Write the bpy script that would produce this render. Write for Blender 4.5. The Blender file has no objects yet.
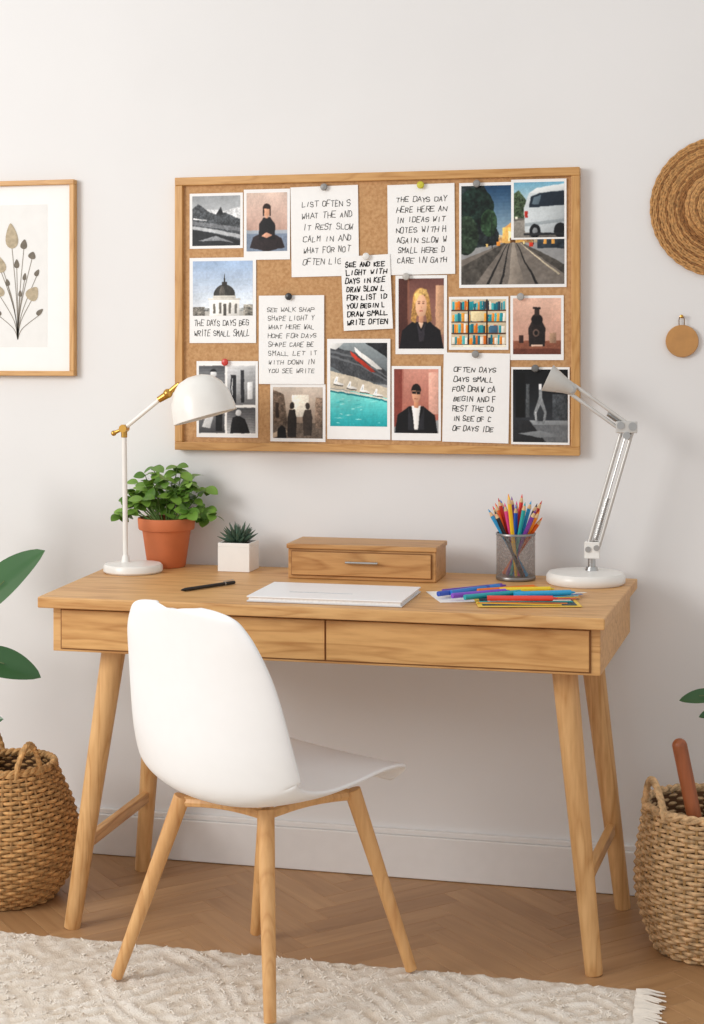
import bpy, math, random
import numpy as np
from mathutils import Vector, Matrix, noise
random.seed(7)
scene=bpy.context.scene
scene.view_settings.view_transform='Standard'

# ---------------------------------------------------------------- materials
def lin(h):
    if isinstance(h,str):
        h=h.lstrip('#'); r=[int(h[i:i+2],16)/255 for i in (0,2,4)]
    else: r=[v/255 for v in h]
    return tuple((v/12.92 if v<=.04045 else ((v+.055)/1.055)**2.4) for v in r)+(1.,)
MATS={}
def new_mat(name):
    m=bpy.data.materials.new(name); m.use_nodes=True
    nt=m.node_tree; return m,nt,nt.nodes['Principled BSDF']
def mat(name,col,rough=.5,metal=0.,var=.06,scale=30,bump=0.,spec=.5,coat=0.,trans=0.):
    key=(name,str(col))
    if key in MATS: return MATS[key]
    m,nt,b=new_mat(name)
    c=lin(col)
    tc=nt.nodes.new('ShaderNodeTexCoord'); n=nt.nodes.new('ShaderNodeTexNoise')
    n.inputs['Scale'].default_value=scale; n.inputs['Detail'].default_value=4
    nt.links.new(tc.outputs['Object'],n.inputs['Vector'])
    r=nt.nodes.new('ShaderNodeValToRGB'); r.color_ramp.elements[0].position=.3; r.color_ramp.elements[1].position=.7
    r.color_ramp.elements[0].color=tuple(x*(1-var*2) for x in c[:3])+(1,)
    r.color_ramp.elements[1].color=tuple(min(1,x*(1+var*2)) for x in c[:3])+(1,)
    nt.links.new(n.outputs['Fac'],r.inputs['Fac']); nt.links.new(r.outputs['Color'],b.inputs['Base Color'])
    b.inputs['Roughness'].default_value=rough; b.inputs['Metallic'].default_value=metal
    b.inputs['Specular IOR Level'].default_value=spec
    if coat: b.inputs['Coat Weight'].default_value=coat
    if trans: b.inputs['Transmission Weight'].default_value=trans
    if bump:
        bp=nt.nodes.new('ShaderNodeBump'); bp.inputs['Strength'].default_value=bump; bp.inputs['Distance'].default_value=.002
        nt.links.new(n.outputs['Fac'],bp.inputs['Height']); nt.links.new(bp.outputs['Normal'],b.inputs['Normal'])
    MATS[key]=m; return m
def wood(name,c1,c2,axis='x',rough=.45,fine=1.,rings=7):
    if name in MATS: return MATS[name]
    m,nt,b=new_mat(name)
    tc=nt.nodes.new('ShaderNodeTexCoord'); mp=nt.nodes.new('ShaderNodeMapping')
    s={'x':(1.4,13,13),'y':(13,1.4,13),'z':(13,13,1.4)}[axis]
    mp.inputs['Scale'].default_value=tuple(v*fine for v in s)
    nt.links.new(tc.outputs['Object'],mp.inputs['Vector'])
    n1=nt.nodes.new('ShaderNodeTexNoise'); n1.inputs['Scale'].default_value=1.; n1.inputs['Detail'].default_value=2; n1.inputs['Distortion'].default_value=.5
    nt.links.new(mp.outputs['Vector'],n1.inputs['Vector'])
    mul=nt.nodes.new('ShaderNodeMath'); mul.operation='MULTIPLY'; mul.inputs[1].default_value=rings
    nt.links.new(n1.outputs['Fac'],mul.inputs[0])
    fr=nt.nodes.new('ShaderNodeMath'); fr.operation='FRACT'
    nt.links.new(mul.outputs[0],fr.inputs[0])
    rr=nt.nodes.new('ShaderNodeValToRGB'); q=rr.color_ramp.elements; q[0].position=0; q[0].color=(0.25,0.25,0.25,1); q[1].position=.22; q[1].color=(1,1,1,1)
    e=q.new(.85); e.color=(.75,.75,.75,1); e=q.new(1.); e.color=(.25,.25,.25,1)
    nt.links.new(fr.outputs[0],rr.inputs['Fac'])
    n2=nt.nodes.new('ShaderNodeTexNoise'); n2.inputs['Scale'].default_value=9; n2.inputs['Detail'].default_value=6
    nt.links.new(mp.outputs['Vector'],n2.inputs['Vector'])
    n3=nt.nodes.new('ShaderNodeTexNoise'); n3.inputs['Scale'].default_value=.6; nt.links.new(mp.outputs['Vector'],n3.inputs['Vector'])
    mx=nt.nodes.new('ShaderNodeMath'); mx.operation='MULTIPLY_ADD'; mx.inputs[1].default_value=.34
    nt.links.new(rr.outputs['Color'],mx.inputs[0])
    m3=nt.nodes.new('ShaderNodeMath'); m3.operation='MULTIPLY'; m3.inputs[1].default_value=.6
    m4=nt.nodes.new('ShaderNodeMath'); m4.operation='MULTIPLY_ADD'; m4.inputs[1].default_value=.35
    nt.links.new(n2.outputs['Fac'],m3.inputs[0]); nt.links.new(n3.outputs['Fac'],m4.inputs[0]); nt.links.new(m3.outputs[0],m4.inputs[2]); nt.links.new(m4.outputs[0],mx.inputs[2])
    r=nt.nodes.new('ShaderNodeValToRGB'); r.color_ramp.elements[0].color=lin(c2); r.color_ramp.elements[1].color=lin(c1)
    r.color_ramp.elements[0].position=.38; r.color_ramp.elements[1].position=.86
    nt.links.new(mx.outputs[0],r.inputs['Fac']); nt.links.new(r.outputs['Color'],b.inputs['Base Color'])
    b.inputs['Roughness'].default_value=rough
    bp=nt.nodes.new('ShaderNodeBump'); bp.inputs['Strength'].default_value=.08; bp.inputs['Distance'].default_value=.001
    nt.links.new(n2.outputs['Fac'],bp.inputs['Height']); nt.links.new(bp.outputs['Normal'],b.inputs['Normal'])
    MATS[name]=m; return m

OAK_X=wood('oak_x','dcac70','ac7238','x')
OAK_Y=wood('oak_y','dcac70','ac7238','y')
OAK_Z=wood('oak_z','deb078','b68046','z')
OAK_DARK=wood('oak_box','c8975e','97622c','x')
BEECH=wood('beech_z','dfae74','c0874e','z')
FRAMEW=wood('frame_oak_x','d3a264','ae783a','x',fine=1.3)
FRAMEZ=wood('frame_oak_z','d3a264','ae783a','z',fine=1.3)
WHITE=mat('white_plastic','f5f5f5',.35,var=.004)
ENAMEL=mat('cream_enamel','edeae4',.3,var=.01)
BRASS=mat('brass','c79a50',.3,1.,var=.03)
STEEL=mat('steel','b9b8b6',.3,1.,var=.03)
PAPER=mat('paper_white','f8f7f5',.8,var=.006,scale=60)
BLACK=mat('black_satin','17171a',.35,var=.05)

# ---------------------------------------------------------------- mesh helpers
def group(name,loc=(0,0,0)):
    e=bpy.data.objects.new(name,None); e.empty_display_size=.05; e.location=loc
    scene.collection.objects.link(e); return e
def mk(parent,name,v,f,m,smooth=True,bevel=0,solid=0,sub=0,sharp=40,mats=None,midx=None,M=None):
    me=bpy.data.meshes.new(name)
    if M is not None: v=[M@Vector(p) for p in v]
    loc=Vector(parent.location) if parent else Vector((0,0,0))
    if not parent:
        n=len(v); loc=Vector((sum(p[0] for p in v)/n,sum(p[1] for p in v)/n,min(p[2] for p in v)))
    me.from_pydata([(p[0]-loc[0],p[1]-loc[1],p[2]-loc[2]) for p in v],[],f)
    if mats:
        for q in mats: me.materials.append(q)
        for p,i in zip(me.polygons,midx): p.material_index=i
    else: me.materials.append(m)
    me.validate(); me.update()
    if smooth:
        for p in me.polygons: p.use_smooth=True
        if sharp: me.set_sharp_from_angle(angle=math.radians(sharp))
    o=bpy.data.objects.new(name,me); scene.collection.objects.link(o)
    if parent: o.parent=parent
    else: o.location=loc
    if solid:
        s=o.modifiers.new('s','SOLIDIFY'); s.thickness=solid; s.offset=0
    if bevel:
        b=o.modifiers.new('b','BEVEL'); b.width=bevel; b.segments=3; b.limit_method='ANGLE'
    if sub:
        b=o.modifiers.new('u','SUBSURF'); b.levels=sub; b.render_levels=sub
    return o
def join(*vf):
    V=[];F=[]
    for v,f in vf:
        k=len(V); V+=list(v); F+=[tuple(i+k for i in q) for q in f]
    return V,F
def box(x0,x1,y0,y1,z0,z1):
    v=[(x0,y0,z0),(x1,y0,z0),(x1,y1,z0),(x0,y1,z0),(x0,y0,z1),(x1,y0,z1),(x1,y1,z1),(x0,y1,z1)]
    return v,[(3,2,1,0),(4,5,6,7),(0,1,5,4),(1,2,6,5),(2,3,7,6),(3,0,4,7)]
def prism(pts,z0,z1):
    n=len(pts); v=[(p[0],p[1],z0) for p in pts]+[(p[0],p[1],z1) for p in pts]
    return v,[tuple(range(n))[::-1],tuple(range(n,2*n))]+[(i,(i+1)%n,n+(i+1)%n,n+i) for i in range(n)]
def frame_basis(d):
    d=Vector(d).normalized(); a=Vector((0,0,1)) if abs(d.z)<.9 else Vector((1,0,0))
    u=d.cross(a).normalized(); w=d.cross(u).normalized(); return u,w
def cone(p0,p1,r0,r1,n=24,cap=True):
    p0=Vector(p0);p1=Vector(p1);u,w=frame_basis(p1-p0); v=[]
    for p,r in ((p0,r0),(p1,r1)):
        for i in range(n):
            a=2*math.pi*i/n; v.append(p+u*math.cos(a)*r+w*math.sin(a)*r)
    f=[(i,(i+1)%n,n+(i+1)%n,n+i) for i in range(n)]
    if cap: f+=[tuple(range(n))[::-1],tuple(range(n,2*n))]
    return v,f
def tube(pts,r,n=8,closed=False,cap=True):
    pts=[Vector(p) for p in pts]; N=len(pts); v=[];f=[]
    rr=r if isinstance(r,(list,tuple)) else [r]*N
    u=None
    for i,p in enumerate(pts):
        if closed: d=pts[(i+1)%N]-pts[i-1]
        else: d=pts[min(i+1,N-1)]-pts[max(i-1,0)]
        d.normalize()
        if u is None: u,w=frame_basis(d)
        else:
            u=(u-d*u.dot(d))
            if u.length<1e-6: u,w=frame_basis(d)
            u.normalize(); w=d.cross(u)
        for k in range(n):
            a=2*math.pi*k/n; v.append(p+u*math.cos(a)*rr[i]+w*math.sin(a)*rr[i])
    M=N if closed else N-1
    for i in range(M):
        for k in range(n):
            a=i*n+k;b=i*n+(k+1)%n;c=((i+1)%N)*n+(k+1)%n;d2=((i+1)%N)*n+k; f.append((a,b,c,d2))
    if cap and not closed: f+=[tuple(range(n))[::-1],tuple(range((N-1)*n,N*n))]
    return v,f
def lathe(prof,n=48,c=(0,0,0),M=None):
    v=[];f=[];m=len(prof)
    for r,z in prof:
        for i in range(n):
            a=2*math.pi*i/n; p=Vector((r*math.cos(a),r*math.sin(a),z))
            if M is not None: p=M@p
            v.append(p+Vector(c))
    for j in range(m-1):
        for i in range(n):
            f.append((j*n+i,j*n+(i+1)%n,(j+1)*n+(i+1)%n,(j+1)*n+i))
    return v,f
def axisM(d):
    return Vector((0,0,1)).rotation_difference(Vector(d).normalized()).to_matrix()
def sphere(c,r,n=16,sz=1.):
    prof=[(max(1e-5,r*math.sin(math.pi*i/n)),-r*sz*math.cos(math.pi*i/n)) for i in range(n+1)]
    return lathe(prof,n*2,c)
def catmull(P,n):
    out=[];N=len(P)
    for i in range(N-1):
        p0=P[max(i-1,0)];p1=P[i];p2=P[i+1];p3=P[min(i+2,N-1)]
        for k in range(n):
            t=k/n
            out.append(tuple(.5*((2*b)+(-a+c)*t+(2*a-5*b+4*c-d)*t*t+(-a+3*b-3*c+d)*t**3) for a,b,c,d in zip(p0,p1,p2,p3)))
    out.append(tuple(P[-1])); return out

# ---------------------------------------------------------------- room
def plank_mat(name,ang,c1,c2):
    m,nt,b=new_mat(name)
    tc=nt.nodes.new('ShaderNodeTexCoord'); rot=nt.nodes.new('ShaderNodeMapping'); rot.inputs['Rotation'].default_value=(0,0,-ang)
    nt.links.new(tc.outputs['Object'],rot.inputs['Vector'])
    sc=nt.nodes.new('ShaderNodeMapping'); sc.inputs['Scale'].default_value=(2.6,30,1)
    nt.links.new(rot.outputs['Vector'],sc.inputs['Vector'])
    g=nt.nodes.new('ShaderNodeNewGeometry')
    off=nt.nodes.new('ShaderNodeVectorMath'); off.operation='MULTIPLY_ADD'; off.inputs[1].default_value=(37,19,0)
    cx=nt.nodes.new('ShaderNodeCombineXYZ'); nt.links.new(g.outputs['Random Per Island'],cx.inputs[0]); nt.links.new(g.outputs['Random Per Island'],cx.inputs[1])
    nt.links.new(cx.outputs[0],off.inputs[0]); nt.links.new(sc.outputs['Vector'],off.inputs[2])
    n=nt.nodes.new('ShaderNodeTexNoise'); n.inputs['Scale'].default_value=1.6; n.inputs['Detail'].default_value=6; n.inputs['Distortion'].default_value=.5
    nt.links.new(off.outputs['Vector'],n.inputs['Vector'])
    a=nt.nodes.new('ShaderNodeMath'); a.operation='MULTIPLY_ADD'; a.inputs[1].default_value=.34
    nt.links.new(g.outputs['Random Per Island'],a.inputs[0])
    q=nt.nodes.new('ShaderNodeMath'); q.operation='MULTIPLY'; q.inputs[1].default_value=.66; nt.links.new(n.outputs['Fac'],q.inputs[0]); nt.links.new(q.outputs[0],a.inputs[2])
    r=nt.nodes.new('ShaderNodeValToRGB'); r.color_ramp.elements[0].position=.12; r.color_ramp.elements[1].position=.85
    r.color_ramp.elements[0].color=lin(c2); r.color_ramp.elements[1].color=lin(c1)
    nt.links.new(a.outputs[0],r.inputs['Fac']); nt.links.new(r.outputs['Color'],b.inputs['Base Color']); b.inputs['Roughness'].default_value=.42
    return m
def room():
    m,nt,b=new_mat('painted_wall')
    tc=nt.nodes.new('ShaderNodeTexCoord'); n=nt.nodes.new('ShaderNodeTexNoise'); n.inputs['Scale'].default_value=1.2; n.inputs['Detail'].default_value=5
    nt.links.new(tc.outputs['Object'],n.inputs['Vector'])
    r=nt.nodes.new('ShaderNodeValToRGB'); r.color_ramp.elements[0].color=lin('e4e3e2'); r.color_ramp.elements[1].color=lin('eae9e8')
    r.color_ramp.elements[0].position=.35; r.color_ramp.elements[1].position=.65
    nt.links.new(n.outputs['Fac'],r.inputs['Fac']); nt.links.new(r.outputs['Color'],b.inputs['Base Color'])
    n2=nt.nodes.new('ShaderNodeTexNoise'); n2.inputs['Scale'].default_value=60; nt.links.new(tc.outputs['Object'],n2.inputs['Vector'])
    bp=nt.nodes.new('ShaderNodeBump'); bp.inputs['Strength'].default_value=.05; bp.inputs['Distance'].default_value=.002
    nt.links.new(n2.outputs['Fac'],bp.inputs['Height']); nt.links.new(bp.outputs['Normal'],b.inputs['Normal'])
    b.inputs['Roughness'].default_value=.9; b.inputs['Specular IOR Level'].default_value=.2
    v,f=box(-4.2,2.6,0,.12,-.05,2.9); mk(None,'wall_back',v,f,m,False)
    tr=mat('baseboard_paint','e7e5e3',.5,var=.008)
    v,f=join(box(-4.2,2.6,-.018,-.0005,0.001,.108),box(-4.2,2.6,-.012,-.0005,.108,.122))
    mk(None,'baseboard_back',v,f,tr,False,bevel=.003)
    ang=math.radians(45); W=.066; n=6; V=[];F=[];MI=[]
    ca,sa=math.cos(ang),math.sin(ang); gp=.0003
    def add(a0,b0,a1,b1,mi):
        cx,cy=(a0+a1)/2*W,(b0+b1)/2*W; X=cx*ca-cy*sa-.9; Yy=cx*sa+cy*ca-2.2
        if X<-4.4 or X>2.8 or Yy<-5.2 or Yy>.3: return
        k=len(V)
        for z,e in ((-.01,gp),(-.0008,gp),(0,gp+.0005)):
            for (p,q) in ((a0*W+e,b0*W+e),(a1*W-e,b0*W+e),(a1*W-e,b1*W-e),(a0*W+e,b1*W-e)):
                V.append((p*ca-q*sa-.9,p*sa+q*ca-2.2,z))
        F.append((k+8,k+9,k+10,k+11)); MI.append(mi)
        for l in (0,4):
            for i in range(4): F.append((k+l+i,k+l+(i+1)%4,k+l+4+(i+1)%4,k+l+4+i)); MI.append(mi)
    for j in range(-85,85):
        for k in range(-9,10):
            x=j+2*n*k; add(x,j,x+n,j+1,0)
            y0=j-2*n+1+2*n*k; add(j,y0,j+1,y0+n,1)
    mk(None,'floor',V,F,None,False,mats=[plank_mat('parquet_a',ang,'c0966a','936b45'),plank_mat('parquet_b',ang+math.pi/2,'c0966a','936b45')],midx=MI)
    v,f=box(-4.2,2.6,-5.2,.1,-.06,-.0015); mk(None,'floor_underlay',v,f,mat('floor_joint','5f4631',.8),False)
room()

# ---------------------------------------------------------------- desk
def desk():
    g=group('writing_desk',(-.87,-.33,0))
    top=[(-1.503,-.63),(-.236,-.63),(-.200,-.03),(-1.548,-.03)]
    v,f=prism(top,.755,.78); mk(g,'desktop',v,f,OAK_X,False,bevel=.003)
    ap=[(-1.478,-.6),(-.247,-.6),(-.216,-.06),(-1.5,-.06)]
    v,f=prism(ap,.654,.7545); mk(g,'apron',v,f,OAK_X,False,bevel=.002)
    DR=wood('oak_drawer','dba96b','a36a2f','x',fine=.8,rings=10)
    v,f=join(box(-1.455,-.841,-.606,-.5995,.662,.749),box(-.837,-.270,-.606,-.5995,.662,.749))
    mk(g,'drawer_fronts',v,f,DR,False,bevel=.0015)
    v,f=box(-1.459,-.266,-.6012,-.598,.659,.752); mk(g,'drawer_shadow_gap',v,f,mat('dark_gap','8a5c30',.7),False)
    legs={'leg_1':((-1.362,-.52),(-1.464,-.525)),'leg_2':((-.330,-.52),(-.266,-.525)),'leg_3':((-1.395,-.13),(-1.452,-.105)),'leg_4':((-.308,-.13),(-.230,-.105))}
    for k,(a,b) in legs.items():
        v,f=cone((b[0],b[1],0.0),(a[0],a[1],.655),.019,.028,28); mk(g,k,v,f,OAK_Z,bevel=.002)
    for k,a,b in (('stretcher_1',(-1.434,-.524,.195),(-1.434,-.112,.195)),('stretcher_2',(-.286,-.524,.195),(-.255,-.112,.195))):
        v,f=join(box(-.010,.010,0,(Vector(b)-Vector(a)).length,-.014,.014))
        d=Vector(b)-Vector(a); M=Matrix.Translation(a)@Matrix.Rotation(math.atan2(-d.x,d.y),4,'Z')
        mk(g,k,v,f,OAK_Y,False,bevel=.003,M=M)
    v,f=cone((-.36,-.45,.655),(-.36,-.45,.638),.008,.006,12); mk(g,'levelling_knob',v,f,BLACK)
desk()

# ---------------------------------------------------------------- chair
def chair():
    c=Vector((-.935,-.728,0)); phi=math.radians(60)
    g=group('shell_chair',c); M=Matrix.Translation(c)@Matrix.Rotation(phi,4,'Z')
    P=[(.238,.405,.150,.0),(.238,.428,.190,.002),(.218,.446,.215,.006),(.14,.446,.23,.014),(.05,.432,.242,.024),(-.05,.416,.252,.042),(-.145,.416,.262,.066),(-.205,.445,.270,.082),
       (-.228,.515,.270,.080),(-.236,.60,.260,.068),(-.242,.68,.244,.055),(-.250,.75,.220,.040),(-.255,.788,.194,.033),(-.258,.808,.170,.028),(-.2595,.818,.130,.022),(-.260,.821,.07,.02)]
    pr=catmull(P,4); N=len(pr); W=24; V=[];F=[]
    for i,(x,z,hw,cu) in enumerate(pr):
        a=pr[min(i+1,N-1)];b=pr[max(i-1,0)]; tx,tz=a[0]-b[0],a[1]-b[1]; l=math.hypot(tx,tz); nx,nz=tz/l,-tx/l
        for j in range(W+1):
            w=-1+2*j/W; o=cu*abs(w)**2.2
            V.append((x+nx*o,w*hw*(1-.10*abs(w)**6),z+nz*o))
    for i in range(N-1):
        for j in range(W): F.append((i*(W+1)+j,i*(W+1)+j+1,(i+1)*(W+1)+j+1,(i+1)*(W+1)+j))
    mk(g,'seat_shell',V,F,WHITE,True,solid=.009,sub=1,sharp=0,M=M)
    tops=[(-1.100,-.795),(-.902,-.850),(-.765,-.665),(-.965,-.615)]; feet=[(-1.240,-.812),(-.862,-.955),(-.643,-.632),(-1.028,-.502)]
    for i,(t,b) in enumerate(zip(tops,feet)):
        v,f=cone((b[0],b[1],0.016),(t[0],t[1],.402),.0125,.018,24); mk(g,f'leg_{i+1}',v,f,BEECH,bevel=.002)
    def bar(a,b,arch):
        pts=[]
        for k in range(9):
            t=k/8; p=Vector(a).lerp(Vector(b),t); p.z+=arch*math.sin(math.pi*t); pts.append(p)
        return tube(pts,.0105,8)
    q=[Vector((t[0],t[1],.390)) for t in tops]
    v,f=join(bar(q[0],q[1],.008),bar(q[1],q[2],.008),bar(q[2],q[3],.008),bar(q[3],q[0],.008),bar(q[0],q[2],.012),bar(q[1],q[3],.012))
    mk(g,'seat_frame',v,f,BEECH)
    v,f=cone((c.x,c.y,.395),(c.x,c.y,.422),.05,.05,24); mk(g,'mount_plate',v,f,WHITE)
chair()

# ---------------------------------------------------------------- left lamp
def dome_lamp():
    y=-.205; g=group('desk_lamp',(-1.438,y,.78))
    v,f=lathe([(.0,.0),(.070,.0),(.074,.004),(.074,.016),(.070,.021),(.02,.025),(.0,.025)],56,(-1.438,y,.7805)); mk(g,'base',v,f,ENAMEL)
    v,f=cone((-1.458,y,.80),(-1.462,y,1.135),.0062,.0062,16); mk(g,'pole',v,f,ENAMEL)
    v,f=join(cone((-1.462,y,1.118),(-1.462,y,1.15),.0078,.0078,16),cone((-1.462,y-.012,1.14),(-1.462,y+.012,1.14),.010,.010,20),
      cone((-1.488,y,1.129),(-1.466,y,1.139),.005,.0035,14),sphere((-1.490,y,1.128),.007,10),cone((-1.37,y,1.213),(-1.345,y,1.228),.008,.010,18),sphere((-1.346,y,1.229),.012,12)); mk(g,'brass_fittings',v,f,BRASS)
    v,f=join(cone((-1.458,y,.80),(-1.458,y,.822),.012,.008,16)); mk(g,'pole_collar',v,f,ENAMEL)
    v,f=cone((-1.462,y,1.14),(-1.352,y,1.226),.0055,.0055,14); mk(g,'arm',v,f,ENAMEL)
    d=Vector((.274,0,-.962)); oc=Vector((-1.2475,y,1.171)); M=axisM(-d)
    prof=[(.0001,.106),(.02,.105),(.044,.096),(.062,.077),(.074,.05),(.079,.02),(.0805,.0),(.0775,.0),(.076,.02),(.071,.049),(.059,.073),(.041,.091),(.0001,.098)]
    v,f=lathe(prof,56,oc,M); mk(g,'shade',v,f,ENAMEL,sharp=60)
    v,f=join(cone(oc-d*.095,oc-d*.06,.018,.018,18),sphere(oc-d*.04,.026,12)); mk(g,'bulb',v,f,mat('bulb_glass','f5efe2',.2,var=.01))
    v,f=cone((-1.346,y,1.229),oc-d*.085-Vector((.045,0,0)),.007,.007,14); mk(g,'shade_arm',v,f,BRASS)
dome_lamp()

# ---------------------------------------------------------------- right architect lamp
def arch_lamp():
    y=-.135; g=group('architect_lamp',(-.3165,y,.78))
    v,f=lathe([(.0,.0),(.09,.0),(.094,.005),(.094,.018),(.088,.026),(.03,.031),(.0,.031)],56,(-.3165,y,.7805)); mk(g,'base',v,f,ENAMEL)
    E=Vector((-.217,y,1.152)); S=Vector((-.300,y,.862)); Hd=Vector((-.350,y,1.244))
    v,f=join(cone((-.302,y,.811),(-.302,y,.85),.009,.009,18),cone((-.302,y,.806),(-.302,y,.82),.018,.013,20)); mk(g,'stem',v,f,STEEL)
    v,f=join(box(-.319,-.283,y-.010,y-.006,.84,.88),box(-.319,-.283,y+.006,y+.010,.84,.88)); mk(g,'base_bracket',v,f,ENAMEL,False,bevel=.004)
    def para(a,b,off,r):
        d=(b-a).normalized(); n=Vector((-d.z,0,d.x)); return join(cone(a+n*off,b+n*off,r,r,12),cone(a-n*off,b-n*off,r,r,12))
    GR=mat('arm_grey','cfccc7',.3,.3,var=.02)
    v,f=join(para(S,E,.0125,.0045),para(E+Vector((-.005,0,.0)),Hd,.011,.0045)); mk(g,'arms',v,f,GR)
    def spring(a,b,r,turns):
        a=Vector(a);b=Vector(b);u,w=frame_basis(b-a);pts=[]
        for i in range(turns*8+1):
            t=i/(turns*8); an=t*turns*2*math.pi; pts.append(a.lerp(b,t)+u*r*math.cos(an)+w*r*math.sin(an))
        return tube(pts,.0011,5)
    v,f=join(spring(S.lerp(E,.06),S.lerp(E,.42),.0055,26),spring(E.lerp(Hd,.10),E.lerp(Hd,.36),.005,16),cone(S.lerp(E,.4),S.lerp(E,.95),.002,.002,8)); mk(g,'springs',v,f,STEEL)
    def disc(c,r): return cone((c[0],y-.013,c[2]),(c[0],y+.013,c[2]),r,r,20)
    v,f=join(disc(S+Vector((-.010,0,.0)),.007),disc(S+Vector((.010,0,.004)),.007),disc(E+Vector((.012,0,.004)),.010),disc(E+Vector((-.016,0,.006)),.009),disc(E+Vector((-.002,0,-.018)),.009),disc(Hd,.009)); mk(g,'joints',v,f,STEEL)
    v,f=join(box(E.x-.028,E.x+.022,y-.0105,y-.0065,E.z-.012,E.z+.016),box(E.x-.028,E.x+.022,y+.0065,y+.0105,E.z-.012,E.z+.016)); mk(g,'elbow_plate',v,f,GR,False,bevel=.003)
    d=Vector((-.86,-.08,.40)).normalized(); M=axisM(d); a=Hd
    v,f=lathe([(.0001,-.012),(.012,-.01),(.015,.0),(.018,.015),(.034,.062),(.0335,.0635),(.016,.018),(.0001,.010)],36,a,M); mk(g,'shade',v,f,mat('grey_enamel','c4c1bb',.35,var=.02))
arch_lamp()

# ---------------------------------------------------------------- leaves
def leaf(base,d,up,L,Wd,bend=.3,fold=.15,nx=8,ny=4):
    base=Vector(base);d=Vector(d).normalized();s=d.cross(Vector(up))
    if s.length<1e-4: s=d.cross(Vector((1,0,0)))
    s.normalize(); n=s.cross(d).normalized(); V=[];F=[]
    for i in range(nx+1):
        t=i/nx; w=Wd*.5*(max(0,math.sin(math.pi*min(1,t**.85*.985+.015)))**.7)
        c=base+d*(L*t*(1-.15*bend*t))-n*(bend*L*t*t*.5)
        for j in range(-(ny//2),ny//2+1):
            q=j/(ny/2); V.append(c+s*(w*q)+n*(fold*w*abs(q)))
    m=ny+1
    for i in range(nx):
        for j in range(ny): F.append((i*m+j,i*m+j+1,(i+1)*m+j+1,(i+1)*m+j))
    return V,F
def leafmat(name,c1,c2,rough=.4,scale=25):
    m,nt,b=new_mat(name); g=nt.nodes.new('ShaderNodeNewGeometry'); r=nt.nodes.new('ShaderNodeValToRGB')
    r.color_ramp.elements[0].color=lin(c1); r.color_ramp.elements[1].color=lin(c2)
    tc=nt.nodes.new('ShaderNodeTexCoord'); n=nt.nodes.new('ShaderNodeTexNoise'); n.inputs['Scale'].default_value=scale
    nt.links.new(tc.outputs['Object'],n.inputs['Vector'])
    a=nt.nodes.new('ShaderNodeMath'); a.operation='MULTIPLY_ADD'; a.inputs[1].default_value=.6
    nt.links.new(g.outputs['Random Per Island'],a.inputs[0])
    q=nt.nodes.new('ShaderNodeMath'); q.operation='MULTIPLY'; q.inputs[1].default_value=.4; nt.links.new(n.outputs['Fac'],q.inputs[0]); nt.links.new(q.outputs[0],a.inputs[2])
    nt.links.new(a.outputs[0],r.inputs['Fac']); nt.links.new(r.outputs['Color'],b.inputs['Base Color']); b.inputs['Roughness'].default_value=rough
    return m
GREEN=leafmat('herb_leaf','3b681f','8bb04a')
DARKLEAF=leafmat('rubber_leaf','1f4522','3f6d35',.3,8)
SUCC=leafmat('succulent_leaf','2d4034','5a7560')
SOIL=mat('soil','3a2a20',.95,var=.2,bump=.5)

def potted_herb():
    x,y,z=-1.392,-.088,.7805; g=group('potted_basil',(x,y,z))
    TERRA=mat('terracotta','cb7245',.7,var=.05,scale=12,bump=.1)
    prof=[(.0,.0),(.046,.0),(.049,.003),(.062,.092),(.064,.095),(.070,.096),(.072,.099),(.074,.122),(.073,.126),(.067,.126),(.064,.1),(.0,.1)]
    v,f=lathe(prof,56,(x,y,z)); mk(g,'pot',v,f,TERRA)
    v,f=lathe([(.066,.108),(.03,.113),(.0001,.114)],32,(x,y,z)); mk(g,'soil',v,f,SOIL)
    st=[];lv=[];r=random.Random(3)
    for k in range(40):
        a=r.uniform(0,2*math.pi); R=math.sqrt(r.random())*.132; hx=math.cos(a)*R; hy=math.sin(a)*R*.45
        if hy>.045: hy=r.uniform(-.02,.04)
        hz=.240-.085*(R/.132)**2+r.uniform(-.05,.025)
        b=Vector((x+hx*.25,y+hy*.25,z+.11)); t=Vector((x+hx,y+hy,z+hz)); pts=[]
        for i in range(7):
            q=i/6; p=b.lerp(t,q); p.x+=hx*.12*math.sin(math.pi*q); p.z+=.018*math.sin(math.pi*q); pts.append(p)
        st.append(tube(pts,[.0022-.0012*i/6 for i in range(7)],5))
        for i,(p,sz) in enumerate(((pts[3],.7),(pts[5],.95),(pts[6],1.))):
            base_a=r.uniform(0,6.28); cnt=2 if i<2 else 3
            for m in range(cnt):
                an=base_a+m*2*math.pi/cnt; el=r.uniform(-.5,.45)
                d=Vector((math.cos(an),math.sin(an),el)); L=r.uniform(.028,.044)*(.7+.3*sz)
                if p.y+d.y*L>-.012: d.y=-abs(d.y)
                if p.y+d.y*L<-.182: d.y=abs(d.y)*.3
                up=Vector((r.uniform(-.5,.5),r.uniform(-.9,-.1),.8))
                lv.append(leaf(p,d,up,L,L*.70,bend=r.uniform(.1,.6),fold=.18,nx=7,ny=2))
    v,f=join(*st); mk(g,'stems',v,f,mat('herb_stem','5d7a35',.6))
    v,f=join(*lv); mk(g,'leaves',v,f,GREEN,sharp=0)
potted_herb()

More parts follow.
